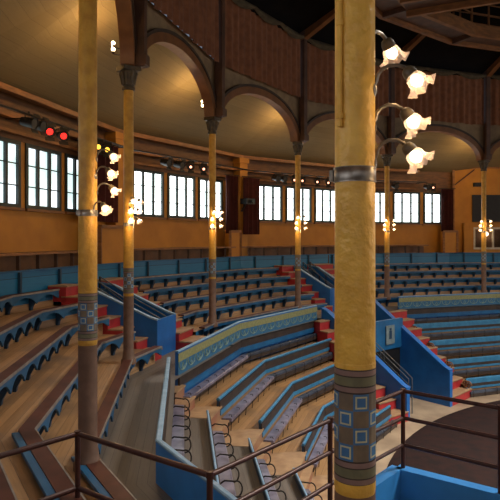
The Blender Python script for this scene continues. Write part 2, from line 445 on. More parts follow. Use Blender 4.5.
for k in (0, 1):
    rad = (.0116 if k == 0 else .0128)*R/2
    loc = P3(k, 0, 1.0, .1571) if k == 0 else Vector(((CX-.951)*R, (CY-.207)*R, Z(.158)))
    rt = root('column', loc, COLLAB[k], 'column', 'iron columns around the arena', 'thing')
    for nm, b_, ms in column_mesh(rad):
        if k == 0: ms = 'column_yellow_lit' if ms == 'column_yellow' else ([('column_yellow_lit' if q == 'column_yellow' else q) for q in ms] if isinstance(ms, list) else ms)
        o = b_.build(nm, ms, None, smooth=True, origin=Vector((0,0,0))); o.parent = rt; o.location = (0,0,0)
    colroots[k] = rt
    rt.rotation_euler = (0,0,math.radians(-60 if k == 0 else 10))
for k in range(2, 7):
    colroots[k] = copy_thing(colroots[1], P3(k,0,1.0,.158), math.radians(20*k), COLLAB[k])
# conduit on the near column
c0 = colroots[0].location
mb = MB(); dx = Vector((-.075,-.062,0))
mb.tube([Vector((c0.x,c0.y,0))+dx+Vector((0,0,z)) for z in (Z(-.031), Z(-.2))], .011, 8)
for h in (-.034, -.06, -.1): mb.tube([Vector((c0.x,c0.y,0))+dx+Vector((0,0,Z(h)+q)) for q in (-.012,.012)], .016, 8)
tag(mb.build('conduit', 'column_yellow_lit', smooth=True), 'thin yellow cable conduit running up the big foreground column', 'pipe')

# ------------------------------------------------------------------ arches, spandrels, posts, drapes
ARL = {1:'timber arch at the top left seen nearly edge on', 2:'wide timber arch left of the photo centre, nearest and largest in full view',
       3:'timber arch in the middle above the projector', 4:'timber arch partly hidden by the big foreground column',
       5:'timber arch at the upper right above the organ corner', 6:'timber arch cut by the right edge of the photo', 0:'timber arch above the foreground column, out of sight'}
DRL = {0:'reddish drape above the foreground, mostly out of frame',1:'reddish brown drape at the top left edge',2:'large reddish brown pleated drape above the wide left arch',3:'reddish brown pleated drape above the middle arch',
       4:'reddish brown pleated drape behind the big foreground column',5:'reddish brown pleated drape above the upper right arch',6:'reddish brown pleated drape cut by the right photo edge'}
for k in range(1, 7):
    A = P3(k,0,1,0); B = P3(k+1,0,1,0); A.z = B.z = 0
    mid = (A+B)/2; ln = (B-A).length/2; t = (B-A).normalized(); nrm = ringdir(mid)
    spr = Z(-.214); rise_o = Z(-.300)-spr; rise_i = Z(-.284)-spr
    rt = root('arch', Vector((mid.x,mid.y,spr)), ARL[k], 'arch', 'arches between the columns', 'thing')
    def ell(a, hw, rs, off): return mid + t*(hw*math.cos(a)) + nrm*off + Vector((0,0,spr + rs*math.sin(a)))
    N_ = 40
    def archband(hw0, r0, hw1, r1, o0, o1):
        m_ = MB(); vs = []
        for j in range(N_+1):
            a = math.pi*(1-j/N_)
            vs += [ell(a,hw0,r0,o0), ell(a,hw1,r1,o0), ell(a,hw1,r1,o1), ell(a,hw0,r0,o1)]
        fs = [(4*j+q, 4*j+(q+1)%4, 4*j+4+(q+1)%4, 4*j+4+q) for j in range(N_) for q in range(4)] + [(3,2,1,0), tuple(4*N_+q for q in range(4))]
        return m_.add(vs, fs)
    archband(ln-.27, rise_i, ln-.05, rise_o-.03, -.13, .13).build('arch_rib', 'arch_paint', rt, smooth=True)
    archband(ln-.06, rise_o-.04, ln+.0, rise_o+.03, -.03, .16).build('edge_moulding', 'arch_edge', rt, smooth=True)
    m_ = MB(); vs = []
    for j in range(N_+1):
        a = math.pi*(1-j/N_); p = ell(a, ln, rise_o, 0.06); vs += [p, Vector((p.x,p.y,Z(-.318)))]
    m_.add(vs, [(2*j,2*j+1,2*j+3,2*j+2) for j in range(N_)])
    m_.build('spandrel', 'spandrel', rt)
    # drape with pleats
    dr = root('drape', Vector((mid.x,mid.y,Z(-.312))) + nrm*.2, DRL[k], 'drape', 'pleated drapes below the roof')
    m_ = MB(); vs = []; nn = 150; L2 = ln*.985-.12
    rr = random.Random(k); ph = [rr.uniform(0,6) for _ in range(3)]
    for j in range(nn+1):
        x = -L2 + 2*L2*j/nn
        w = .035*math.sin(x*21+ph[0]) + .02*math.sin(x*9+ph[1])
        for q, h in enumerate((-.3105,-.33,-.40,-.437)):
            sag = .03*abs(math.sin(x*3.2)) if q == 0 else 0
            vs.append(mid + t*x + nrm*(.2 + w*(1 if q < 2 else .7)) + Vector((0,0,Z(h)-sag)))
    m_.add(vs, [(4*j+q,4*j+q+1,4*j+4+q+1,4*j+4+q) for j in range(nn) for q in range(3)])
    m_.build('pleated_cloth', 'drape', dr, smooth=True)
    m_ = MB(); vs = []
    for j in range(nn+1):
        x = -L2 + 2*L2*j/nn; sw = abs(math.sin((x/L2+1)*math.pi*1.5))
        for q in range(6):
            f = q/5; vs.append(mid + t*x + nrm*(.27+.09*math.sin(f*math.pi)) + Vector((0,0,Z(-.447) - f*(.1+.17*sw))))
    m_.add(vs, [(6*j+q,6*j+q+1,6*j+6+q+1,6*j+6+q) for j in range(nn) for q in range(5)])
    m_.build('valance', 'valance', dr, smooth=True)
POSTL = {1:'dark roof post above the second nearest column',2:'dark roof post above the column by the blue stair wall',3:'dark roof post between the two left drapes, above the slim column left of centre',
         4:'dark roof post above the slim column by the red stairs',5:'dark roof post above the far column right of the foreground one',6:'dark roof post above the rightmost far column'}
for k in range(1, 8):
    p = P3(k,0,.985,0); d = ringdir(p); tg = Vector((-d.y,d.x,0)); mb = MB()
    z0, z1 = Z(-.2145), Z(-.46)
    mb.box((p.x,p.y,(z0+z1)/2), tg*.085, d*.11, (0,0,(z1-z0)/2))
    mb.box((p.x,p.y,z0+.12), tg*.12, d*.15, (0,0,.1)); mb.box((p.x,p.y,z1-.1), tg*.12, d*.15, (0,0,.08))
    o = tag(mb.build('roof_post', 'dark_timber'), POSTL.get(k, 'dark roof post beyond the right photo edge'), 'post', 'roof posts on the columns', 'thing')
    # rafter from the post head inward and up
    mb = MB(); a = P3(k,0,.99,-.447); b_ = P3(k,0,.775,-.535)
    mb.bar(a, b_, .2, .32)
    tag(mb.build('rafter', 'arch_paint'), 'brown rafter rising from the post above ' + COLSHORT.get(k,'a column beyond the right edge').replace('the ','the ',1), 'rafter', 'rafters under the dark roof', 'thing')
# ------------------------------------------------------------------ catwalk ring in the roof
def catwalk(name, ks, so, si, h, label):
    rt = root(name, P3(ks[0],0,so,h), label, 'catwalk')
    mb = MB()
    path = [(k,0) for k in ks]
    mb.sweep(path, [(so,h+.008),(so+.01,h+.008),(so+.01,h-.016),(so,h-.016)]); mb.build('outer_beam', 'timber', rt)
    mb = MB(); mb.sweep(path, [(si-.01,h+.008),(si,h+.008),(si,h-.016),(si-.01,h-.016)]); mb.build('inner_beam', 'timber', rt)
    mb = MB(); mb.sweep(path, [(si,h),(so,h),(so,h-.003),(si,h-.003)]); mb.build('deck', 'dark_timber', rt)
    for s_ in (so, si):
        for dh in (.022, .044, .066):
            mb = MB()
            mb.sweep(path, [(s_-.001,h-dh-.001),(s_+.001,h-dh-.001),(s_+.001,h-dh+.001),(s_-.001,h-dh+.001)]); mb.build('rail', 'timber', rt)
    for k in ks[:-1]:
        for j in range(5):
            for s_ in (so, si):
                a = P3(k,j/5,s_,h-.016); mb = MB(); mb.bar(a, Vector((a.x,a.y,Z(h-.068))), .05, .05); mb.build('baluster', 'timber', rt)
    for k in ks[:-1]:
        mb = MB(); a = P3(k,0,so,h+.004); b_ = P3(k,0,si,h+.004); mb.bar(a,b_,.14,.18); mb.build('cross_beam', 'dark_timber', rt)
    return rt
catwalk('catwalk', [3,4,5,6,7,8], .785, .735, -.446, 'wooden roof catwalk with rail, circling beneath the dark roof at upper right')
rt = root('roof_bridge', P3(4,0,.735,-.434), 'wooden roof bridge with railing branching off the catwalk at the top right', 'catwalk')
ba = P3(4,0,.735,0); bd = Vector((.906,-.42,0)); bn = Vector((-.42,-.906,0)); BL = .62*R; BW = .07*R
def BP(u, v, h): return Vector((ba.x, ba.y, Z(h))) + bd*u + bn*v
for v in (0, BW):
    mb = MB(); mb.bar(BP(0,v,-.434), BP(BL,v,-.434), .12, .28); mb.build('beam', 'timber', rt)
    for dh in (.022,.044,.066):
        mb = MB(); mb.bar(BP(0,v,-.44-dh), BP(BL,v,-.44-dh), .03, .03); mb.build('rail', 'timber', rt)
    for q in range(9):
        mb = MB(); mb.bar(BP(BL*q/8,v,-.443), BP(BL*q/8,v,-.507), .05, .05); mb.build('baluster', 'timber', rt)
mb = MB(); mb.box((BP(0,0,-.438)+BP(BL,BW,-.438))/2, bd*BL/2, bn*BW/2, (0,0,.02)); mb.build('deck', 'dark_timber', rt)
# ------------------------------------------------------------------ floors
mb = MB(); n = 90
mb.add([polar(1.24, 4*j, FLOOR_H) for j in range(n)] , [tuple(range(n))]); struct(mb.build('floor', 'floor_ring'))
mb = MB(); mb.lathe([(.685*R,0),(.685*R,.02),(.682*R,.028)], 120, 0, Matrix.Translation((CEN.x,CEN.y,Z(FLOOR_H)+.001)))
tag(mb.build('ring_mat', 'mat_dark', smooth=True), 'large round dark brown mat covering the arena ring', 'mat')

SJ = [1.0 + .04*j for j in range(5)]
FJ = [.177 - .0193*j for j in range(6)]
SEATH = [f - .0255 for f in FJ]
def outer_terrace(name, path, mats=('planks','planks_grey','riser_teal'), wo=.94, blue=True):
    mb = MB(); prof = [(wo,FJ[0])]
    for j in range(5):
        prof += [(SJ[j]+.0064, FJ[j]), (SJ[j]+.0064, FJ[j]-.0095), (SJ[j]+.0064, FJ[j+1])]
    prof.append((1.185, FJ[5])); 
    mi = [1]
    for j in range(5): mi += [0, (2 if blue or j > 2 else 0), 0]
    mb.sweep(path, prof, closed=False, mi=mi)
    return struct(mb.build(name, list(mats)))
RUNA = [(0,.15),(1,0),(2,0),(2,.28)]
RUNB = [(2,.83),(3,0),(4,0),(4,.28)]
RUNC = [(4,.83),(5,0),(6,0),(7,0),(7,.6)]
outer_terrace('floor_terrace_left', RUNA[:3]+[(2,.29)], blue=False); outer_terrace('floor_terrace_middle', [(2,.79)]+RUNB[1:3]+[(4,.29)]); outer_terrace('floor_terrace_right', [(4,.79)]+RUNC[1:])
for k in (2, 4):
    mb = MB(); mb.sweep([(k,.29),(k,.82)], [(.94,.177),(1.012,.177)], closed=False, mi=0); mb.sweep([(k,.40),(k,.60)], [(1.012,.177),(1.14,.177)], closed=False, mi=0)
    struct(mb.build('floor_walkway_%s' % ('left' if k == 2 else 'back'), 'planks_grey'))

# ------------------------------------------------------------------ outer benches
def bench(path, j, label, group, scallop=False):
    s = SJ[j]; h = SEATH[j]
    rt = root('bench', P3(path[1][0],path[1][1],s,FJ[j]), label, 'bench', group)
    mb = MB(); w0, w1 = s-.006, s+.0058
    mb.sweep(path, [(w0+.001,h+.002),(w1,h+.002),(w1,h),(w0+.001,h)]); mb.build('seat', 'seat_brown', rt)
    mb = MB(); mb.sweep(path, [(w0,h+.0022),(w0+.001,h+.0022),(w0+.001,h-.0002),(w0,h-.0002)]); mb.build('seat_nosing', 'seat_edge', rt)
    # scalloped apron board under the front edge
    mb = MB()
    for (k0,t0),(k1,t1) in zip(path[:-1], path[1:]):
        a = P3(k0,t0,s,0); b_ = P3(k1,t1,s,0); L_ = (b_-a).length; n_ = max(1, int(round(L_/.62))); m_ = n_*8
        T0, T1 = k0+t0, k1+t1; vs = []
        for q in range(m_+1):
            T = min(T0 + (T1-T0)*q/m_, T1-1e-6); k = int(math.floor(T)); t = T-k; f = (q/8) % 1
            dz = (.0058 + .0105*abs(2*f-1)**2.4*(1 if 0 < q < m_ else .7)) if scallop else .0072
            for ds, hh in ((.0012,.002),(.0032,.002),(.0032,dz),(.0012,dz)):
                x, y = P2(k,t,w0+ds); vs.append(Vector((x,y,Z(h+hh))))
        mb.add(vs, [(4*q+c,4*q+(c+1)%4,4*q+4+(c+1)%4,4*q+4+c) for q in range(m_) for c in range(4)] + [(3,2,1,0), tuple(4*m_+c for c in range(4))])
    mb.build('apron', 'apron_blue' if scallop else 'teal_paint', rt)
    # brackets
    for (k0,t0),(k1,t1) in zip(path[:-1], path[1:]):
        a = P3(k0,t0,s,0); b_ = P3(k1,t1,s,0); L_ = (b_-a).length; n_ = max(1, int(round(L_/.62)))
        T0, T1 = k0+t0, k1+t1
        for q in range(n_):
            T = T0 + (T1-T0)*(q+(.5 if q == 0 and n_ == 1 else (.08 if q == 0 else 0)))/n_; k = int(math.floor(T)); t = T-k
            p = P3(k,t,s,0); d = ringdir(p); tg = (b_-a); tg.z = 0; tg.normalize()
            poly = []
            for (ds, hh) in ((-.0028,.002),(-.0028,.0120),(-.001,.0155),(.002,.0205),(.003,.0253),(.0060,.0253),(.0060,.002)):
                x, y = P2(k,t,s+ds); poly.append(Vector((x,y,Z(h+hh))))
            m_ = MB(); m_.prism([v - tg*.035 for v in poly], tg*.07); m_.build('bracket', 'deep_teal', rt)
    if scallop and j < 3:
        mb = MB(); mb.sweep([(0,.15),(0,.985)], [(s+.0059,h+.003),(s+.011,h+.003),(s+.011,h+.0005),(s+.0059,h+.0005)]); mb.build('back_board', 'apron_blue', rt)
    return rt
ROWN = ['front blue bench row along the walkway','second blue bench row up','third blue bench row up','fourth blue bench row up','topmost blue bench row against the partition']
for j in range(5):
    bench(RUNA if j < 3 else [(0,.9)]+RUNA[1:], j, ROWN[j] + ', left of the left red stairs, with brown seat', 'benches left of the left red stairs', True)
    bench(RUNB, j, ROWN[j] + ', in the middle block between the two red stairs', 'benches in the middle block')
    bench(RUNC, j, ROWN[j] + ', in the far right block beyond the foreground column', 'benches in the far right block')

# blue partition behind the top row
for k, lab in ((0,'dark blue boarded partition at the lower left photo edge'),(1,'dark blue boarded partition at left below the first windows'),(2,'dark blue partition behind the left stairs and vomitory'),
               (3,'dark blue partition behind the middle block of benches'),(4,'dark blue partition behind the stairs near the slim column'),(5,'dark blue partition behind the far benches right of the foreground column'),(6,'dark blue partition at right below the organ loft')):
    t0 = .3 if k == 0 else 0
    rt = root('partition', P3(k,.5,1.18,.1), lab, 'partition', 'blue partitions behind the top row', 'thing')
    mb = MB(); mb.sweep([(k,t0),(k,.9999)], [(1.177,.1),(1.18,.1),(1.18,.047),(1.177,.047)]); mb.build('board', 'boards_blue', rt)
    mb = MB(); mb.sweep([(k,t0),(k,.9999)], [(1.175,.047),(1.182,.047),(1.182,.0445),(1.175,.0445)]); mb.build('cap_rail', 'teal_paint', rt)
    for t in (.12,.37,.62,.87):
        if t < t0: continue
        mb = MB(); a = P3(k,t,1.1755,.1); mb.bar(a, Vector((a.x,a.y,Z(.047))), .1, .05); mb.build('batten', 'deep_teal', rt)

# ------------------------------------------------------------------ outer stairs, vomitory walls
def stairs(pfun, n, h0, h1, label, group, riser='red_paint', table=None):
    """pfun(f, side) -> xy at fraction f (0 bottom .. 1 top), side 0/1 ; steps rise from h0 to h1"""
    a = pfun(0,.5)
    if table: a = pfun(.84,.5)
    rt = root('staircase', Vector((a[0],a[1],Z(h0))), label, 'stairs', group, 'thing')
    for i in range(n):
        zb = Z(h0 + (h1-h0)*i/n); zt = Z(h0 + (h1-h0)*(i+1)/n); f0 = i/n; f1 = (i+1)/n
        if table: f0, f1, ht, hb = table[i]; zt = Z(ht); zb = Z(hb)
        q = [pfun(f0,0), pfun(f0,1), pfun(f1+.35/n,1), pfun(f1+.35/n,0)]
        vs = [Vector((x,y,z)) for z in (zb-(.45 if table else .12), zt-.03) for (x,y) in q]
        st = MB(); fs = [(3,2,1,0),(4,5,6,7)] + [(i_,(i_+1)%4,4+(i_+1)%4,4+i_) for i_ in range(4)]
        st.add(vs, fs, 0); sp = st.build('step', riser, rt)
        nd = Vector((q[0][0]-q[3][0], q[0][1]-q[3][1], 0)).normalized()*.025
        vs = [Vector((x,y,z)) + (nd if ii < 2 else Vector()) for z in (zt-.03, zt) for ii,(x,y) in enumerate(q)]
        st = MB(); st.add(vs, fs, 0); st.build('tread', 'tread_wood', sp)
    return rt
SLAB = {(2,0):'red-risered stairs up between the left benches and the blue vomitory wall',
        (2,1):'red-risered stairs just right of the left vomitory, left of the middle benches',
        (4,0):'red-risered stairs beside the slim column at the right end of the middle benches',
        (4,1):'red-risered stairs behind the big foreground column'}
WLAB = {(2,0):'sloping blue side wall left of the left vomitory, by the red stairs',(2,1):'sloping blue side wall right of the left vomitory',
        (4,0):'sloping blue side wall of the far vomitory, right of the slim column',(4,1):'sloping blue side wall behind the big foreground column'}
for k in (2, 4):
    for sd, (ta, tb) in enumerate(((.285,.397),(.604,.80))):
        stairs(lambda f, s_, k=k, ta=ta, tb=tb, sd=sd: P2(k, ta+(tb-ta)*s_, (1.012 if sd == 0 else .99)+(.155 if sd == 0 else .177)*f), 7+sd, .177, .070, SLAB[(k,sd)], 'red stairs between bench blocks')
        tw = .40 if sd == 0 else .60
        tv = P3(k,1,1,0)-P3(k,0,1,0); tv.z = 0; tv.normalize()
        top = [(1.018,.122),(1.03,.119),(1.13,.078),(1.165,.074)]
        poly = [P3(k,tw,s_,h) for s_,h in top] + [P3(k,tw,1.165,.178), P3(k,tw,1.018,.178)]
        rt = root('stair_wall', P3(k,tw,1.09,.178), WLAB[(k,sd)], 'wall', 'vomitory side walls', 'thing')
        mb = MB(); mb.prism([v - tv*.04 for v in poly], tv*.08); mb.build('panel', 'blue_paint', rt)
        mb = MB()
        for (s0,h0),(s1,h1) in zip(top[:-1], top[1:]): mb.bar(P3(k,tw,s0,h0-.0012), P3(k,tw,s1,h1-.0012), .1, .035)
        mb.build('cap_rail', 'pale_edge', rt)
    # lintel / dark tunnel mouth
    rt = root('tunnel_mouth', P3(k,.50,1.14,.177), ('dark tunnel mouth of the left vomitory between blue side walls' if k == 2 else 'dark tunnel mouth of the far vomitory beside the foreground column'), 'doorway', 'vomitory tunnel mouths', 'thing')
    mb = MB(); mb.sweep([(k,.402),(k,.598)], [(1.142,.177),(1.146,.177),(1.146,.1),(1.142,.1)]); mb.build('opening_shade', 'black', rt)  # black sheet paints the shade inside the tunnel
    mb = MB(); mb.sweep([(k,.402),(k,.598)], [(1.018,.1775),(1.022,.1775),(1.022,.121),(1.018,.121)]); mb.build('front_panel', 'blue_paint', rt)
    mb = MB(); mb.sweep([(k,.402),(k,.598)], [(1.137,.1),(1.15,.1),(1.15,.083),(1.137,.083)]); mb.build('lintel', 'deep_teal', rt)
    # handrails over the vomitory
    rt = root('handrail', P3(k,.50,1.02,.177), ('dark iron handrails over the left vomitory' if k == 2 else 'dark iron handrails over the far vomitory'), 'handrail', 'vomitory handrails')
    for t in (.43, .50, .57):
        for dh in (0, .018, .034):
            mb = MB(); mb.tube([P3(k,t,1.02,.128+dh-.0), P3(k,t,1.09,.095+dh), P3(k,t,1.15,.063+dh*.6)], .015, 6); mb.build('rail', 'steel', rt, smooth=True)
        for s_, h in ((1.02,.128),(1.09,.095)):
            a = P3(k,t,s_,h); mb = MB(); mb.tube([a, Vector((a.x,a.y,Z(.177)))], .022, 6); mb.build('post', 'iron', rt, smooth=True)
        a = P3(k,t,1.15,.063); mb = MB(); mb.tube([a, Vector((a.x,a.y,Z(.083)))], .022, 6); mb.build('post', 'iron', rt, smooth=True)

# ------------------------------------------------------------------ inner seat rows and parapets
SI = [.948,.8995,.8486,.7945,.745]
TI = [.146,.209,.241,.2747,.307]
FI = [.2205,.253,.286,.319,.345]
def inner_floor(name, pathf, mt='planks_stalls'):
    """terraces under the inner rows; pathf(s) -> path"""
    mb = MB()
    ss = [.952] + [x for x in SI[1:]] + [.70]
    for i in range(4):
        so, si = (SI[i]+.004 if i else .952), SI[i+1]-.002
        def strip(prof):
            vs = []; pa = pathf(so); pb = pathf(si); us = 0; prev = None; fs=[]; uv=[]
            U=[]
            for q in range(len(pa)):
                a = P3(*pa[q], so, 0); b_ = P3(*pb[q], si, 0)
                if prev is not None: us += (a-prev).length
                prev = a; U.append(us)
                vs += [Vector((a.x,a.y,Z(FI[i]))), Vector((b_.x,b_.y,Z(FI[i]))), Vector((b_.x,b_.y,Z(FI[i+1])))]
            for q in range(len(pa)-1):
                fs += [(3*q,3*q+1,3*q+4,3*q+3),(3*q+1,3*q+2,3*q+5,3*q+4)]
                w = (so-si)*R
                uv += [[(U[q],0),(U[q],w),(U[q+1],w),(U[q+1],0)],[(U[q],w),(U[q],w+.5),(U[q+1],w+.5),(U[q+1],w)]]
            mb.add(vs, fs, 0, uv)
        strip(None)
    # back riser from the walkway down
    pa = pathf(.952); vs = []
    for q in pa: vs += [P3(*q,.952,.177), P3(*q,.952,FI[0])]
    mb.add(vs, [(2*i,2*i+1,2*i+3,2*i+2) for i in range(len(pa)-1)])
    return struct(mb.build(name, mt))
def seat_row(i, path, label, group, hoops):
    s, top, fl = SI[i], TI[i], FI[i]
    rt = root('seat_row', P3(path[0][0],path[0][1],s,fl), label, 'seats', group)
    par = i == 0
    st = fl - .0165 if par else top + .0262
    if par:
        mb = MB(); mb.sweep(path, [(s-.0018,.220),(s+.0018,.220),(s+.0018,top+.001),(s-.0018,top+.001)]); mb.build('parapet_panel', 'blue_lit' if hoops else 'blue_paint', rt)
        mb = MB(); mb.sweep(path, [(s-.0025,.179),(s-.0018,.179),(s-.0018,.149),(s-.0025,.149)]); mb.build('inner_facing', 'dark_panel' if hoops else 'ornament_teal', rt)
        mb = MB(); mb.sweep(path, [(s-.0030,.1600),(s-.0025,.1600),(s-.0025,.149),(s-.0030,.149)]); mb.build('painted_frieze', 'dark_panel' if hoops else 'ornament', rt)
        mm = MB()
        for (k0,t0),(k1,t1) in ([] if hoops else list(zip(path[:-1], path[1:]))):
            a = P3(k0,t0,s-.0025,0); b_ = P3(k1,t1,s-.0025,0); L_ = (b_-a).length; n_ = max(1,int(L_/.42)); tg=(b_-a).normalized(); d = ringdir((a+b_)/2)
            for q in range(n_):
                c = a + (b_-a)*((q+.5)/n_) + d*.004; c.z = Z(.161)
                mm.tube([c+tg*.19*math.cos(x)+Vector((0,0,-.17*max(0,math.sin(x))**.8)) for x in [math.pi*w/8 for w in range(9)]], .01, 5)
                mm.tube([c+Vector((0,0,-.16)), c+tg*.05+Vector((0,0,-.1)), c+Vector((0,0,-.03)), c-tg*.05+Vector((0,0,-.1)), c+Vector((0,0,-.16))], .009, 5)
        if not hoops: mm.build('scallop_border', 'ornament_dim', rt)
        mb = MB(); mb.sweep(path, [(s-.0026,top+.0012),(s+.0022,top+.0012),(s+.0022,top),(s+.0012,top-.0006),(s-.0016,top-.0006),(s-.0026,top)]); mb.build('cap_rail', 'pale_edge', rt)
        mb = MB(); mb.sweep(path, [(s-.0045,.1915),(s-.0018,.1915),(s-.0018,.179),(s-.0045,.179)]); mb.build('dark_backrest', 'dark_panel', rt)
        mb = MB(); mb.sweep(path, [(s-.006,.2005),(s-.0018,.2005),(s-.0018,.1915),(s-.006,.1915)]); mb.build('blue_rail', 'teal_paint', rt)
    else:
        th = .0004 if hoops else .0015; rr_ = .0015 if hoops else .0024
        mb = MB(); mb.sweep(path, [(s-.0015,fl),(s+th,fl),(s+th,top+.003),(s-.0015,top+.003)]); mb.build('back_board', 'deep_teal', rt)
        mb = MB(); pr = [(s+rr_*math.cos(a), top+.002-rr_*math.sin(a)) for a in [2*math.pi*q/10 for q in range(10)]]
        mb.sweep(path, pr); mb.build('top_rail', 'pale_edge' if hoops else 'rail_blue', rt, smooth=True)
        d0, d1, d2 = (.0045,.0165,.0225) if path[0][0] != 4 else (.0115,.0180,.0225)
        if path[0][0] == 4:
            mb = MB(); mb.sweep(path, [(s-.003,top+d0),(s-.0015,top+d0),(s-.0015,top+.003),(s-.003,top+.003)]); mb.build('upper_rail', 'rail_blue', rt)
            sc_ = MB(); c_ = P3(path[0][0],path[0][1],s-.007,top+.010); e_ = (P3(4,.9,s,0)-P3(4,.5,s,0)).normalized(); f_ = ringdir(c_)
            for o_ in (-.06, .05):
                sc_.tube([c_ - e_*.06 + f_*(o_+.0) + f_*(.13*(1-q/22))*math.cos(q*.55) + Vector((0,0,.13*(1-q/22)*math.sin(q*.55))) for q in range(20)], .02, 6)
            sc_.build('end_scroll', 'rust_iron', rt, smooth=True)
        mb = MB(); mb.sweep(path, [(s-.003,top+d1),(s-.0015,top+d1),(s-.0015,top+d0),(s-.003,top+d0)]); mb.build('dark_backrest', 'dark_panel', rt)
        mb = MB(); mb.sweep(path, [(s-.004,top+d2),(s-.0015,top+d2),(s-.0015,top+d1),(s-.004,top+d1)]); mb.build('blue_rail', 'rail_blue', rt)
    w0, w1 = s-(.0195 if hoops else .0150), s-.0045
    wings = [(path, w0, 'upholstery_shaded' if path[0][0] == 4 else 'upholstery')]
    if path[0][0] == 2: wings = [(path[:2], s-.0185, 'upholstery'), (path[1:], s-.0125, 'upholstery_shaded')]
    for wp, wa, wm in wings:
        mb = MB(); mb.sweep(wp, [(wa,st+.004),(w1,st+.004),(w1,st+.0005),(w1-.001,st-.0006),(wa+.001,st-.0006),(wa,st+.0005)]); mb.build('seat_cushion', wm, rt, smooth=True)
    mb = MB(); mb.sweep(path, [(w0+.0006,st+.0105),(w0+.0018,st+.0105),(w0+.0018,st+.004),(w0+.0006,st+.004)]); mb.build('seat_apron', 'dark_panel', rt)
    # hoop armrests / legs
    T0 = path[0][0]+path[0][1]; T1 = path[-1][0]+path[-1][1]
    L_ = sum((P3(*b_,s,0)-P3(*a,s,0)).length for a,b_ in zip(path[:-1],path[1:]))
    n_ = min(95, max(2, int(round(L_/.52))))
    for q in range(n_+1):
        T = T0 + (T1-T0)*(.012 + .976*q/n_); k = int(math.floor(T)); t = T-k
        def W(ds, h): 
            x, y = P2(k,t,s+ds); return Vector((x,y,Z(h)))
        mb = MB()
        if hoops:
            pts = [W(-.003,st-.006), W(-.009,st-.010), W(-.015,st-.0095)]
            for a in range(0, 10):
                an = math.pi*(.62 - 1.25*a/9)
                pts.append(W(-.0205-.0055*math.cos(an), st-.002-.0075*math.sin(an)))
            pts.append(W(-.0185,st+.006)); pts.append(W(-.0185,fl-.0003))
            mb.tube(pts, .012, 6)
        else:
            mb.tube([W(-.0125,st-.003), W(-.016,st-.0035), W(-.0172,st+.001), W(-.0165,st+.005), W(-.0155,fl-.0003)], .008, 5)
        mb.build('armrest', 'iron', rt, smooth=True)
    return rt
T2 = lambda s: .08 + max(0, .948-s)*1.35
te = lambda s: min(.99, .71 + (s-.745)*1.38)
SN = ['top seat row under the painted parapet','second seat row down from the parapet','third seat row down from the parapet','fourth seat row down from the parapet','front seat row by the arena floor']
for i in range(5):
    s = SI[i]
    p1 = [(0,.55),(1,0),(1,.955)] if i == 0 else [(1,.02),(1,.965)]
    seat_row(i, p1, SN[i] + ', near left block with hoop armrests', 'seat rows in the near left block', True)
    seat_row(i, [(2,T2(s)),(3,0),(3,te(s))], SN[i] + ', middle block left of the foreground column', 'seat rows in the middle block', False)
    seat_row(i, [(4,.955),(5,0),(6,0),(7,0),(7,.5)], SN[i] + ', right block beyond the foreground column', 'seat rows in the right block', False)
inner_floor('floor_stalls_left', lambda s: [(1,0),(1,.968)], 'planks_grey')
inner_floor('floor_stalls_middle', lambda s: [(2,T2(s)-.07),(3,0),(3,te(s)+.01)])
inner_floor('floor_stalls_right', lambda s: [(4,.945),(5,0),(6,0),(7,0),(7,.5)])
# inner aisle stairs
ATAB = [(.732,.7425,.332,.345),(.7425,.782,.3186,.333),(.782,.792,.302,.3195),(.792,.8355,.2856,.303),(.8355,.846,.269,.2865),(.846,.8865,.2526,.27),(.8865,.897,.237,.2535),(.897,.928,.2201,.238),(.928,.94,.205,.2205),(.94,.951,.19,.206)]
stairs(lambda f, s_: P2(1, .97+s_*(.03+T2(f)+.012), f), 10, .345, .177, 'narrow aisle steps between the near left seats and the middle seats', 'aisle steps among the seats', 'brown_riser', ATAB)
# ------------------------------------------------------------------ inner vomitory by the ring (right of the foreground column)
def PL(r, az): 
    q = polar(r, az, 0); return (q.x, q.y)
def lerp2(a, b_, f): return (a[0]+(b_[0]-a[0])*f, a[1]+(b_[1]-a[1])*f)
LA0, LA1 = PL(.735,-53.0), PL(.945,-48.3)      # left aisle outer edge
LB0, LB1 = PL(.722,-48.6), PL(.945,-46.0)      # left wall line
RB0, RB1 = PL(.712,-37.0), PL(.945,-37.3)      # right wall line
RC0, RC1 = PL(.735,-29.2), PL(.945,-29.6)      # right aisle outer edge
stairs(lambda f, s_: lerp2(lerp2(LA0,LA1,f), lerp2(LB0,LB1,f), s_), 9, .345, .177, 'red-risered steps left of the ring vomitory, half behind the foreground column', 'red steps down to the ring')
stairs(lambda f, s_: lerp2(lerp2(RB0,RB1,f), lerp2(RC0,RC1,f), s_), 9, .345, .177, 'red-risered steps right of the big blue ring wall', 'red steps down to the ring')
def ringwall(A0, A1, tops, label):
    a, b_ = Vector((*A0,0)), Vector((*A1,0)); d = (b_-a).normalized(); n_ = Vector((-d.y,d.x,0))*.07
    L_ = (b_-a).length
    rt = root('ring_wall', Vector((a.x,a.y,Z(.345))), label, 'wall', 'blue walls of the ring vomitory', 'thing')
    pts = [a + (b_-a)*f + Vector((0,0,Z(h))) for f, h in tops]
    poly = pts + [b_ + Vector((0,0,Z(.345))), a + Vector((0,0,Z(.345)))]
    mb = MB(); mb.prism([p - n_ for p in poly], n_*2); mb.build('panel', 'blue_paint', rt)
    mb = MB()
    for p, q in zip(pts[:-1], pts[1:]): mb.bar(p+Vector((0,0,.01)), q+Vector((0,0,.01)), .19, .05)
    mb.build('cap_rail', 'blue_paint', rt)
    return rt
ringwall(LB0, LB1, [(0,.284),(.05,.28),(.93,.16),(1,.155)], 'blue sloping ring wall left of the dark ring passage')
ringwall(RB0, RB1, [(0,.272),(.06,.266),(.93,.135),(1,.13)], 'large blue sloping ring wall right of the dark ring passage')
mb = MB()
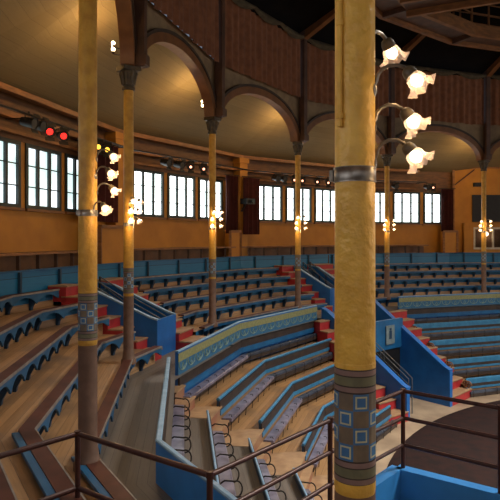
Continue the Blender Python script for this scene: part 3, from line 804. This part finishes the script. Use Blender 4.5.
q0, q1 = Vector((*lerp2(LB0,LB1,.53),0)), Vector((*lerp2(RB0,RB1,.53),0))
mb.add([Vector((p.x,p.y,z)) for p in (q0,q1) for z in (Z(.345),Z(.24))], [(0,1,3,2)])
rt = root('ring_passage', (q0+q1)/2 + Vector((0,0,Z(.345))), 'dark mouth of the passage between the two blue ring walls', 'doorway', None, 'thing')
mb.build('opening_shade', 'black', rt)  # black sheet stands in for the shadow deep in the passage
mb = MB(); mb.bar(q0+Vector((0,0,Z(.208))), q1+Vector((0,0,Z(.208))), .12, .95); mb.build('lintel_panel', 'teal_paint', rt)
qd = (q1-q0).normalized(); qn = Vector((qd.y,-qd.x,0)); qc = q0+(q1-q0)*.66 + qn*.09
sg = root('notice', qc + Vector((0,0,Z(.222))), 'pale notice panel fixed above the dark ring passage, right of the foreground column', 'sign', None, 'thing')
mb = MB(); mb.box(qc+Vector((0,0,Z(.208))), qd*.22, qn*.015, (0,0,.3)); mb.build('board', 'notice_pale', sg)
mb = MB(); mb.box(qc+qn*.02+Vector((0,0,Z(.208))), qd*.06, qn*.006, (0,0,.13)); mb.box(qc+qn*.02+Vector((0,0,Z(.208)+.18)), qd*.045, qn*.006, (0,0,.04)); mb.build('pictogram', 'deep_teal', sg)
# handrail in the passage
rt = root('handrail', Vector((*lerp2(LB0,RB0,.3),Z(.345))), 'dark iron handrail in the ring passage right of the foreground column', 'handrail', 'vomitory handrails')
for f in (.22, .3):
    A = Vector((*lerp2(LB0,RB0,f),0)); B = Vector((*lerp2(LB1,RB1,f),0))
    for dh in (0,.02,.04):
        mb = MB(); mb.tube([A+(B-A)*.1+Vector((0,0,Z(.275+dh))), A+(B-A)*.7+Vector((0,0,Z(.19+dh)))], .014, 6); mb.build('rail', 'steel', rt, smooth=True)
    for g, h in ((.1,.275),(.4,.2325),(.7,.19)):
        p = A+(B-A)*g; mb = MB(); mb.tube([p+Vector((0,0,Z(h))), p+Vector((0,0,Z(.345)))], .016, 6); mb.build('post', 'steel', rt, smooth=True)

# ------------------------------------------------------------------ near railing round the vomitory
def V3(x, y, h): return Vector((x*R, y*R, Z(h)))
RH, RBASE = .100, .1525
rt = root('railing', V3(-.017,.2405,RBASE), 'dark brown pipe railing across the bottom of the photo around the near vomitory', 'railing')
left = [(-.126,.249),(-.088,.291),(-.017,.2405)]
right = [(-.017,.2405),(.044,.313),(.100,.3725),(.147,.335),(.2,.29)]
for dh, nm in ((0,'top_rail'),(.0276,'middle_rail')):
    mb = MB(); mb.tube([V3(x,y,RH+dh) for x,y in left], .021, 10); mb.build(nm, 'rail_iron', rt, smooth=True)
for dh, nm in ((0,'top_rail'),(.0176,'middle_rail'),(.0352,'bottom_rail')):
    mb = MB(); mb.tube([V3(x,y,RH+dh) for x,y in right], .019, 10); mb.build(nm, 'rail_iron', rt, smooth=True)
for x, y in left + right[1:]:
    mb = MB(); mb.tube([V3(x,y,RH-.0002), V3(x,y,.1535 if (x,y) in right[2:] else (.118 if x < -.1 else (.138 if x < -.05 else .178)))], .021, 10)
    mb.tube([V3(x,y,RH+.001), V3(x,y,RH-.0016)], .026, 10); mb.build('post', 'rail_iron', rt, smooth=True)
# blue boarded front of the near vomitory
rt = root('vomitory_front', V3(.1,.3725,.21), 'bright blue boarded wall below the railing at bottom right', 'wall', None, 'thing')
pl = [(.060,.332),(.097,.3745),(.147,.337),(.21,.287)]
for a, b_ in zip(pl[:-1], pl[1:]):
    A, B = V3(*a,0), V3(*b_,0); d = (B-A).normalized(); nn_ = Vector((d.y,-d.x,0))
    if nn_.y > 0: nn_ = -nn_
    mb = MB(); mb.bar(V3(*a,.2475), V3(*b_,.2475), .12, (.345-.15)*R); mb.build('board_panel', 'blue_lit', rt)
    mb = MB(); mb.bar(V3(*a,.1755)+nn_*.12, V3(*b_,.1755)+nn_*.12, .1, .05); mb.build('moulding', 'blue_paint', rt)
# small floor and steps under the camera side
mb = MB(); mb.sweep([(-1,.3),(0,0),(0,.15)], [(.99,.177),(1.18,.177)], closed=False, mi=0); struct(mb.build('floor_landing', 'planks_grey'))

# ------------------------------------------------------------------ tulip lamps
def lamp_proto():
    rt = root('tulip_lamp', (0,0,0), '', 'lamp', 'tulip lamps on the columns')
    mb = MB()
    arc = [(-.01,-.085),(0.004,-.05),(.012,-.02),(.03,.002),(.06,.015),(.095,.013),(.12,0),(.134,-.016)]
    mb.tube([(x,0,z) for x,z in arc], .0085, 8); mb.lathe([(.03,0),(.03,.012),(.012,.02)], 12, 0, Matrix.Translation((-.012,0,-.085)) @ Matrix.Rotation(math.pi/2,4,'Y'))
    mb.build('arm', 'strap_metal', rt, smooth=True)
    ax = Matrix.Translation((.132,0,-.012)) @ Matrix.Rotation(math.radians(140),4,'Y')      # local +z along the lamp axis (out and down)
    mb = MB(); mb.lathe([(.012,-.012),(.024,-.004),(.03,.012),(.031,.03),(.025,.032)], 16, 0, ax); mb.build('holder', 'capital_paint', rt, smooth=True)
    mb = MB(); n_ = 48; prof = [(.023,.026),(.035,.04),(.040,.057),(.039,.073),(.045,.089),(.061,.102)]; vs = []
    for i, (r, z) in enumerate(prof):
        for j in range(n_):
            a = 2*math.pi*j/n_; fl = max(0, i-2)/3
            r2 = r*(1 + .22*fl*math.cos(6*a)) ; z2 = z + .012*fl*math.cos(6*a+math.pi)
            vs.append(ax @ Vector((r2*math.cos(a), r2*math.sin(a), z2)))
    mb.add(vs, [(i*n_+j, i*n_+(j+1)%n_, (i+1)*n_+(j+1)%n_, (i+1)*n_+j) for i in range(len(prof)-1) for j in range(n_)])
    sh = mb.build('shade', 'tulip_glass', rt, smooth=True)
    mb = MB(); mb.lathe([(.006,.03),(.02,.042),(.027,.058),(.022,.076),(.006,.088)], 16, 0, ax); mb.build('bulb', 'bulb', sh, smooth=True)
    return rt
def plight(name, loc, power, col, rad=.04):
    l = bpy.data.lights.new(name, 'POINT'); l.energy = power; l.color = col; l.shadow_soft_size = rad
    o = bpy.data.objects.new(name, l); COL.objects.link(o); o.location = loc; return o
WARM = (1.0,.62,.28)
proto = lamp_proto(); first = True
def put_lamp(k, h, az, label, power):
    """az: world angle (radians) of the arm direction"""
    global first
    c = P3(k,0,1,h) if k != 1 else Vector(((CX-.951)*R, (CY-.207)*R, Z(h))); rad = (.0116 if k == 0 else .0128)*R/2*.97
    loc = c + Vector((math.cos(az), math.sin(az), 0))*rad
    if first:
        o = proto; o.location = loc; o.rotation_euler = (0,0,az); o['label'] = label; first = False
    else: o = copy_thing(proto, loc, az, label)
    tip = loc + Vector((math.cos(az)*.23, math.sin(az)*.23, -.17))
    plight('lamp_light', tip, power*.5, WARM, .03)
HN = ['topmost','second from top','third from top','lowest']
for i, (h, az) in enumerate(((-.0602,.68),(-.0475,-.3),(-.0372,.06),(-.0268,-.12))):
    put_lamp(0, h, az, HN[i] + ' of four glowing tulip lamps on the big foreground column', 1.6)
for i, (h, az) in enumerate(((-.0595,0),(-.0475,-.25),(-.0365,.2),(-.0235,-.6))):
    put_lamp(1, h, az, HN[i] + ' tulip lamp on the second nearest column at left', 4)
for k in range(2, 7):
    p = P3(k,0,1,0); d = ringdir(p); a0 = math.atan2(d.y, d.x)
    for lv, (h, nm) in enumerate(((-.050,'upper'),(-.038,'middle'),(-.026,'lower'))):
        for sg in (-1, 1):
            side = ('left' if sg < 0 else 'right')
            if k == 2: side = 'near' if sg < 0 else 'far'
            put_lamp(k, h, a0 + sg*math.radians(62-10*(lv == 0)), '%s %s tulip lamp on %s' % (nm, side, COLSHORT[k]), 8.0)
# small floodlights at the outer side of the capitals
FL = {2:'the column by the blue stair wall',3:'the slim column left of centre',4:'the slim column by the red stairs',5:'the far column past the foreground one',1:'the second nearest column',6:'the rightmost far column'}
proto_f = None
for k in range(1, 7):
    p = P3(k,0,1,-.2375); d = ringdir(p); tg = Vector((-d.y,d.x,0))
    for q, dz in enumerate((0, .12)):
        loc = p - d*.30 + Vector((0,0,dz))
        lab = ('upper' if q else 'lower') + ' small bright flood lamp beside the capital of ' + FL[k]
        ang = math.atan2(-d.y, -d.x)
        if proto_f is None:
            proto_f = root('flood_lamp', (0,0,0), lab, 'lamp', 'flood lamps at the capitals')
            mb = MB(); mb.lathe([(.012,-.08),(.03,-.06),(.034,-.03),(.02,-.028)], 12); mb.build('socket', 'iron', proto_f, smooth=True)
            mb = MB(); mb.lathe([(.012,-.03),(.03,-.015),(.038,.01),(.03,.034),(.008,.045)], 14); mb.build('bulb', 'bulb', proto_f, smooth=True)
            mb = MB(); mb.tube([(0,0,-.075),(-.1,0,-.1),(-.25,0,-.09)], .01, 6); mb.build('bracket_arm', 'iron', proto_f, smooth=True)
            proto_f.location = loc; proto_f.rotation_euler = (0,0,ang)
        else: copy_thing(proto_f, loc, ang, lab)
    plight('flood_light', p - d*.36 + Vector((0,0,.06)), 75, (1.0,.60,.24), .06)

# ------------------------------------------------------------------ stage lights on a pipe along the wall
proto_s = {}
def spot(i, off, h, gel, label):
    loc = flat(i, off, h, .05); a = math.radians(-96+20*i); d = Vector((-math.sin(a), -math.cos(a), 0)); ang = math.atan2(d.y, d.x) if gel == 'black' else math.atan2(-loc.y+2, -loc.x+3)
    if gel not in proto_s:
        rt = root('stage_light', (0,0,0), label, 'stage light', 'stage lights along the wall')
        M = Matrix.Rotation(math.radians(103),4,'Y')
        mb = MB(); mb.lathe([(.05,-.2),(.085,-.17),(.1,-.05),(.105,.12),(.12,.13),(.12,.15),(.1,.15),(.1,.13)], 18, 0, M, cap=False); mb.lathe([(.002,-.2),(.05,-.2)], 18, 0, M, cap=False); can = mb.build('can', 'black', rt, smooth=True)
        gr = {'gel_red':.068,'gel_amber':.06,'gel_pink':.04}.get(gel,.09)
        mb = MB(); mb.lathe([(gr,.134),(.1,.134)], 18, 0, M, cap=False); mb.build('baffle', 'black', can)
        mb = MB(); mb.lathe([(.001,.132),(gr,.133),(gr,.139),(.001,.146)], 18, 0, M); mb.build('gel', gel, can, smooth=True)
        mb = MB()
        mb.tube([(0,-.125,0),(0,-.125,.13),(0,0,.17),(0,.125,.13),(0,.125,0)], .01, 6); mb.tube([(0,0,.16),(0,0,.22)], .02, 8); mb.build('yoke', 'iron', rt, smooth=True)
        mb = MB()
        for sx in (-1,1):
            mb = MB(); mb.box(M @ Vector((.15*sx,0,.17)), M.to_3x3() @ Vector((.035,0,.03)), (0,.1,0), M.to_3x3() @ Vector((.003,0,-.004)))
            mb.build('barn_door', 'black', can)
        proto_s[gel] = rt; rt.location = loc; rt.rotation_euler = (0,0,ang); o = rt
    else: o = copy_thing(proto_s[gel], loc, ang, label)
    return o
def spot_px(px, h, gel, label, i):
    """offset on flat i whose picture column is px"""
    lo, hi = -HALF, HALF
    for _ in range(40):
        m_ = (lo+hi)/2; p = flat(i, m_, h, .05)
        if 250 + 570*p.x/p.y < px: lo = m_
        else: hi = m_
    return spot(i, lo, h, gel, label)
HS = -.152
spot_px(29, HS-.004, 'black', 'leftmost black unlit stage light on the pipe over the left windows', 1)
spot_px(38, HS-.004, 'black', 'black unlit stage light just left of the two red ones', 1)
spot_px(48, HS, 'gel_red', 'left of the two red stage lights over the left windows', 1)
spot_px(62, HS, 'gel_red', 'right of the two red stage lights over the left windows', 1)
spot_px(97, HS, 'gel_amber', 'left amber stage light between the two nearest left columns', 1)
spot_px(106, HS, 'gel_amber', 'right amber stage light between the two nearest left columns', 1)
spot_px(166, HS, 'black', 'first black stage light over the windows left of the slim column', 2)
spot_px(179, HS, 'black', 'second black stage light over the windows left of the slim column', 2)
spot_px(190, HS, 'gel_pink', 'left pink stage light over the windows by the slim column left of centre', 2)
spot_px(203, HS, 'gel_pink', 'right pink stage light over the windows by the slim column left of centre', 2)
spot_px(276, HS, 'black', 'black stage light over the first window right of the projector', 3)
spot_px(283, HS, 'black', 'second black stage light over the windows right of the projector', 3)
spot_px(294, HS, 'gel_pink', 'pink stage light just left of the slim column by the red stairs', 3)
spot_px(302, HS, 'gel_pink', 'pink stage light just right of the slim column by the red stairs', 3)
spot_px(317, HS, 'gel_pink', 'left pink stage light close to the big foreground column', 3)
spot_px(328, HS, 'gel_pink', 'right pink stage light close to the big foreground column', 3)
spot_px(395, HS, 'black', 'black stage light right of the far column beyond the foreground one', 4)
spot_px(427, HS, 'black', 'black stage light above the last far windows', 4)
spot_px(433, HS, 'gel_pink', 'single pink stage light above the last far windows', 4)
for i, lab in enumerate(('lighting pipe with red and amber stage lights over the left windows','lighting pipe over the windows left of the projector','lighting pipe over the windows right of the projector','lighting pipe over the far right windows')):
    hi = HALF-.01 if i < 3 else 0
    mb = MB(); mb.tube([flat(i+1,-HALF+.008,HS-.0145,.05), flat(i+1,hi,HS-.0145,.05)], .026, 8)
    x = -HALF+.03
    while x < hi: mb.tube([flat(i+1,x,HS-.0145,.05), flat(i+1,x,HS-.0145,.0005)], .012, 6); x += .09
    tag(mb.build('lighting_pipe', 'iron', smooth=True), lab, 'pipe', 'lighting pipes along the wall')

# ------------------------------------------------------------------ curtains, projector, booths
def hang(az0, az1, h0, h1, r, label):
    rt = root('curtain', polar(r,(az0+az1)/2,h1), label, 'curtain', 'dark red drapes beside the windows')
    mb = MB(); vs = []; n_ = 40
    for j in range(n_+1):
        az = az0+(az1-az0)*j/n_; rr = r + .004*math.sin(j*1.15)
        vs += [polar(rr,az,h0), polar(rr,az,(h0+h1)/2), polar(rr+.0006*math.sin(j*.7),az,h1)]
    mb.add(vs, [(3*j+q,3*j+q+1,3*j+4+q,3*j+3+q) for j in range(n_) for q in range(2)])
    mb.build('cloth', 'red_curtain', rt, smooth=True)
    mb = MB(); mb.tube([polar(r,az0-.3,h0-.002), polar(r,(az0+az1)/2,h0-.002), polar(r,az1+.3,h0-.002)], .018, 6); mb.build('curtain_rod', 'iron', rt, smooth=True)
hang(-72.2,-67.6,-.165,-.028,1.168,'dark red drape between the two nearest left columns')
hang(-49.5,-47.6,-.15,-.011,1.178,'dark red drape left of the projector')
hang(-46.55,-43.8,-.15,-.009,1.178,'dark red drape right of the projector')
hang(-12.4,-10.4,-.15,-.02,1.178,'dark red drape at far right next to the organ loft')
c = polar(1.158,-46.9,-.089); d = ringdir(c); tg = Vector((-d.y,d.x,0))
rt = root('projector', c, 'black projector box on a bracket on the ochre pilaster', 'projector')
mb = MB(); mb.box(c, tg*.23, d*.16, (0,0,.1)); mb.build('case', 'black', rt)
mb = MB(); mb.lathe([(.06,0),(.075,.05),(.07,.08)], 14, 0, Matrix.Translation(c + d*.2) @ d.to_track_quat('Z','Y').to_matrix().to_4x4()); mb.build('lens', 'frame_teal', rt, smooth=True)
mb = MB(); mb.bar(c - d*.1 + Vector((0,0,-.1)), c - d*.3 + Vector((0,0,-.35)), .08, .05); mb.build('bracket_arm', 'iron', rt)
def booth(az0, az1, r, h0, h1, dep, label):
    """plain ochre box standing in front of the wall"""
    rt = root('booth', polar(r,(az0+az1)/2,h1), label, 'booth', 'ochre booths along the wall')
    a, b_ = polar(r,az0,h1), polar(r,az1,h1); n_ = -ringdir((a+b_)/2)*dep; z = Vector((0,0,Z(h0)-Z(h1)))
    mb = MB(); mb.prism([a, b_, b_+n_, a+n_], z); mb.build('box', 'wall_paint', rt)
    mb = MB()
    for p in (a, b_): mb.bar(p, p+z, .09, .09)
    mb.bar(a+z, b_+z, .11, .09); mb.build('corner_trim', 'timber', rt)
booth(-70.6,-66.6,1.165,-.02,.0445,.35,'ochre boxed panel below the red drape at left')
booth(-49.2,-47.4,1.172,-.016,.0445,.25,'ochre boxed panel below the red drape left of the projector')
booth(-12.4,-10.2,1.165,-.02,.0445,.3,'ochre boxed panel at far right left of the organ loft')

# organ loft at the far right
L0 = Vector((.632, 1.775, 0))*R; L1 = Vector((1.02, 1.777, 0))*R
ld = (L1-L0).normalized(); ln_ = Vector((-ld.y, ld.x, 0));
if ln_.y < 0: ln_ = -ln_
rt = root('organ_loft', Vector((L0.x,L0.y,Z(.12))), 'tall ochre loft block at the right edge with a dark screen opening', 'loft', None, 'thing')
def LP(f, h, o=0): return Vector((L0.x,L0.y,Z(h))) + ld*(f*R) + ln_*o
mb = MB(); mb.prism([LP(0,.12), LP(.45,.12), LP(.45,.12,.28), LP(0,.12,.28)], (0,0,Z(-.222)-Z(.12))); mb.build('block', 'wall_paint', rt)
mb = MB(); mb.bar(LP(0,.12,-.03), LP(0,-.222,-.03), .12, .1); mb.bar(LP(0,-.22,-.04), LP(.45,-.22,-.04), .1, .1); mb.build('edge_trim', 'timber', rt)
mb = MB(); mb.box(LP(.155,-.092,-.03), ld*(.096*R), ln_*.04, (0,0,.042*R)); mb.build('dark_screen', 'black', rt)
mb = MB(); mb.box(LP(.076,-.166,-.06), ld*.2, ln_*.08, (0,0,.09)); mb.build('loudspeaker', 'black', rt)
mb = MB(); mb.tube([LP(.004,-.165,-.1), LP(.064,-.212,-.1)], .03, 8); mb.build('brace', 'dark_timber', rt)
# control booth with white framed window in front of the loft
b0, b1 = .028, .40
rt = root('control_booth', LP(b0,.0445,-.28), 'ochre control booth with a white framed window at the right edge', 'booth')
def LB(f, h, o=0): return LP(f, h, o)
mb = MB()
zt = Z(-.042); zb = Z(.0445); w0, w1, hb_, ht_ = .058, .36, .032, -.030
def bq(f0, f1, h0, h1, o): mb.box((LP(f0,h0,o)+LP(f1,h1,o))/2, ld*((f1-f0)*R/2), ln_*.03, (0,0,abs(Z(h1)-Z(h0))/2))
bq(b0,b1,.0445,hb_,-.28); bq(b0,b1,ht_,-.042,-.28); bq(b0,w0,hb_,ht_,-.28); bq(w1,b1,hb_,ht_,-.28)
mb.prism([LP(b0,.0445,-.24), LP(b0+.004,.0445,-.24), LP(b0+.004,.0445,0), LP(b0,.0445,0)], (0,0,zt-zb))
mb.prism([LP(b0,-.042,-.33), LP(b1,-.042,-.33), LP(b1,-.042,0), LP(b0,-.042,0)], (0,0,.06))
mb.build('wall', 'wall_paint', rt)
mb = MB(); hz = (Z(ht_)-Z(hb_))/2
for f in (w0, w0+.058, w0+.125, w0+.19, w0+.25, w1): mb.box(LP(f,(ht_+hb_)/2,-.31), ld*.035, ln_*.045, (0,0,hz+.04))
for h in (hb_, ht_): mb.box(LP((w0+w1)/2,h,-.31), ld*((w1-w0)*R/2), ln_*.043, (0,0,.045))
mb.build('window_frame', 'white_paint', rt)
mb = MB(); mb.box(LP((w0+w1)/2,(ht_+hb_)/2,-.28), ld*((w1-w0)*R/2), ln_*.005, (0,0,hz)); mb.build('glass', 'booth_glass', rt)
mb = MB(); mb.box(LP((w0+w1)/2,(ht_+hb_)/2,-.05), ld*((w1-w0)*R/2), ln_*.01, (0,0,hz)); mb.build('inner_wall', 'column_low', rt)
plight('booth_light', LP(.10,-.012,-.16), 5, (1,.8,.55), .1)

# ------------------------------------------------------------------ overhead fill, camera, world
def area(name, loc, size, power, col, rot=(0,0,0)):
    l = bpy.data.lights.new(name, 'AREA'); l.energy = power; l.color = col; l.shape = 'DISK'; l.size = size; l.spread = math.radians(115)
    o = bpy.data.objects.new(name, l); COL.objects.link(o); o.location = loc; o.rotation_euler = rot; return o
area('overhead_fill', (CEN.x, CEN.y, Z(-.66)), 6.5, 3700, (1.0,.92,.82))  # added fill from above

w = bpy.data.worlds.new('World'); scene.world = w; w.use_nodes = True
w.node_tree.nodes['Background'].inputs[0].default_value = (.5,.6,.75,1); w.node_tree.nodes['Background'].inputs[1].default_value = .3
cam = bpy.data.cameras.new('Camera'); co = bpy.data.objects.new('Camera', cam); COL.objects.link(co)
co.location = (0,0,EYE); co.rotation_euler = (math.pi/2,0,0)
cam.sensor_width = 36; cam.lens = 570/500*36; cam.shift_y = -12/500; cam.clip_start = .05; cam.clip_end = 200
scene.camera = co
vs_ = scene.view_settings
vs_.view_transform = 'Standard'; vs_.look = 'None'; vs_.gamma = 1; vs_.use_curve_mapping = False; vs_.exposure = 0.15
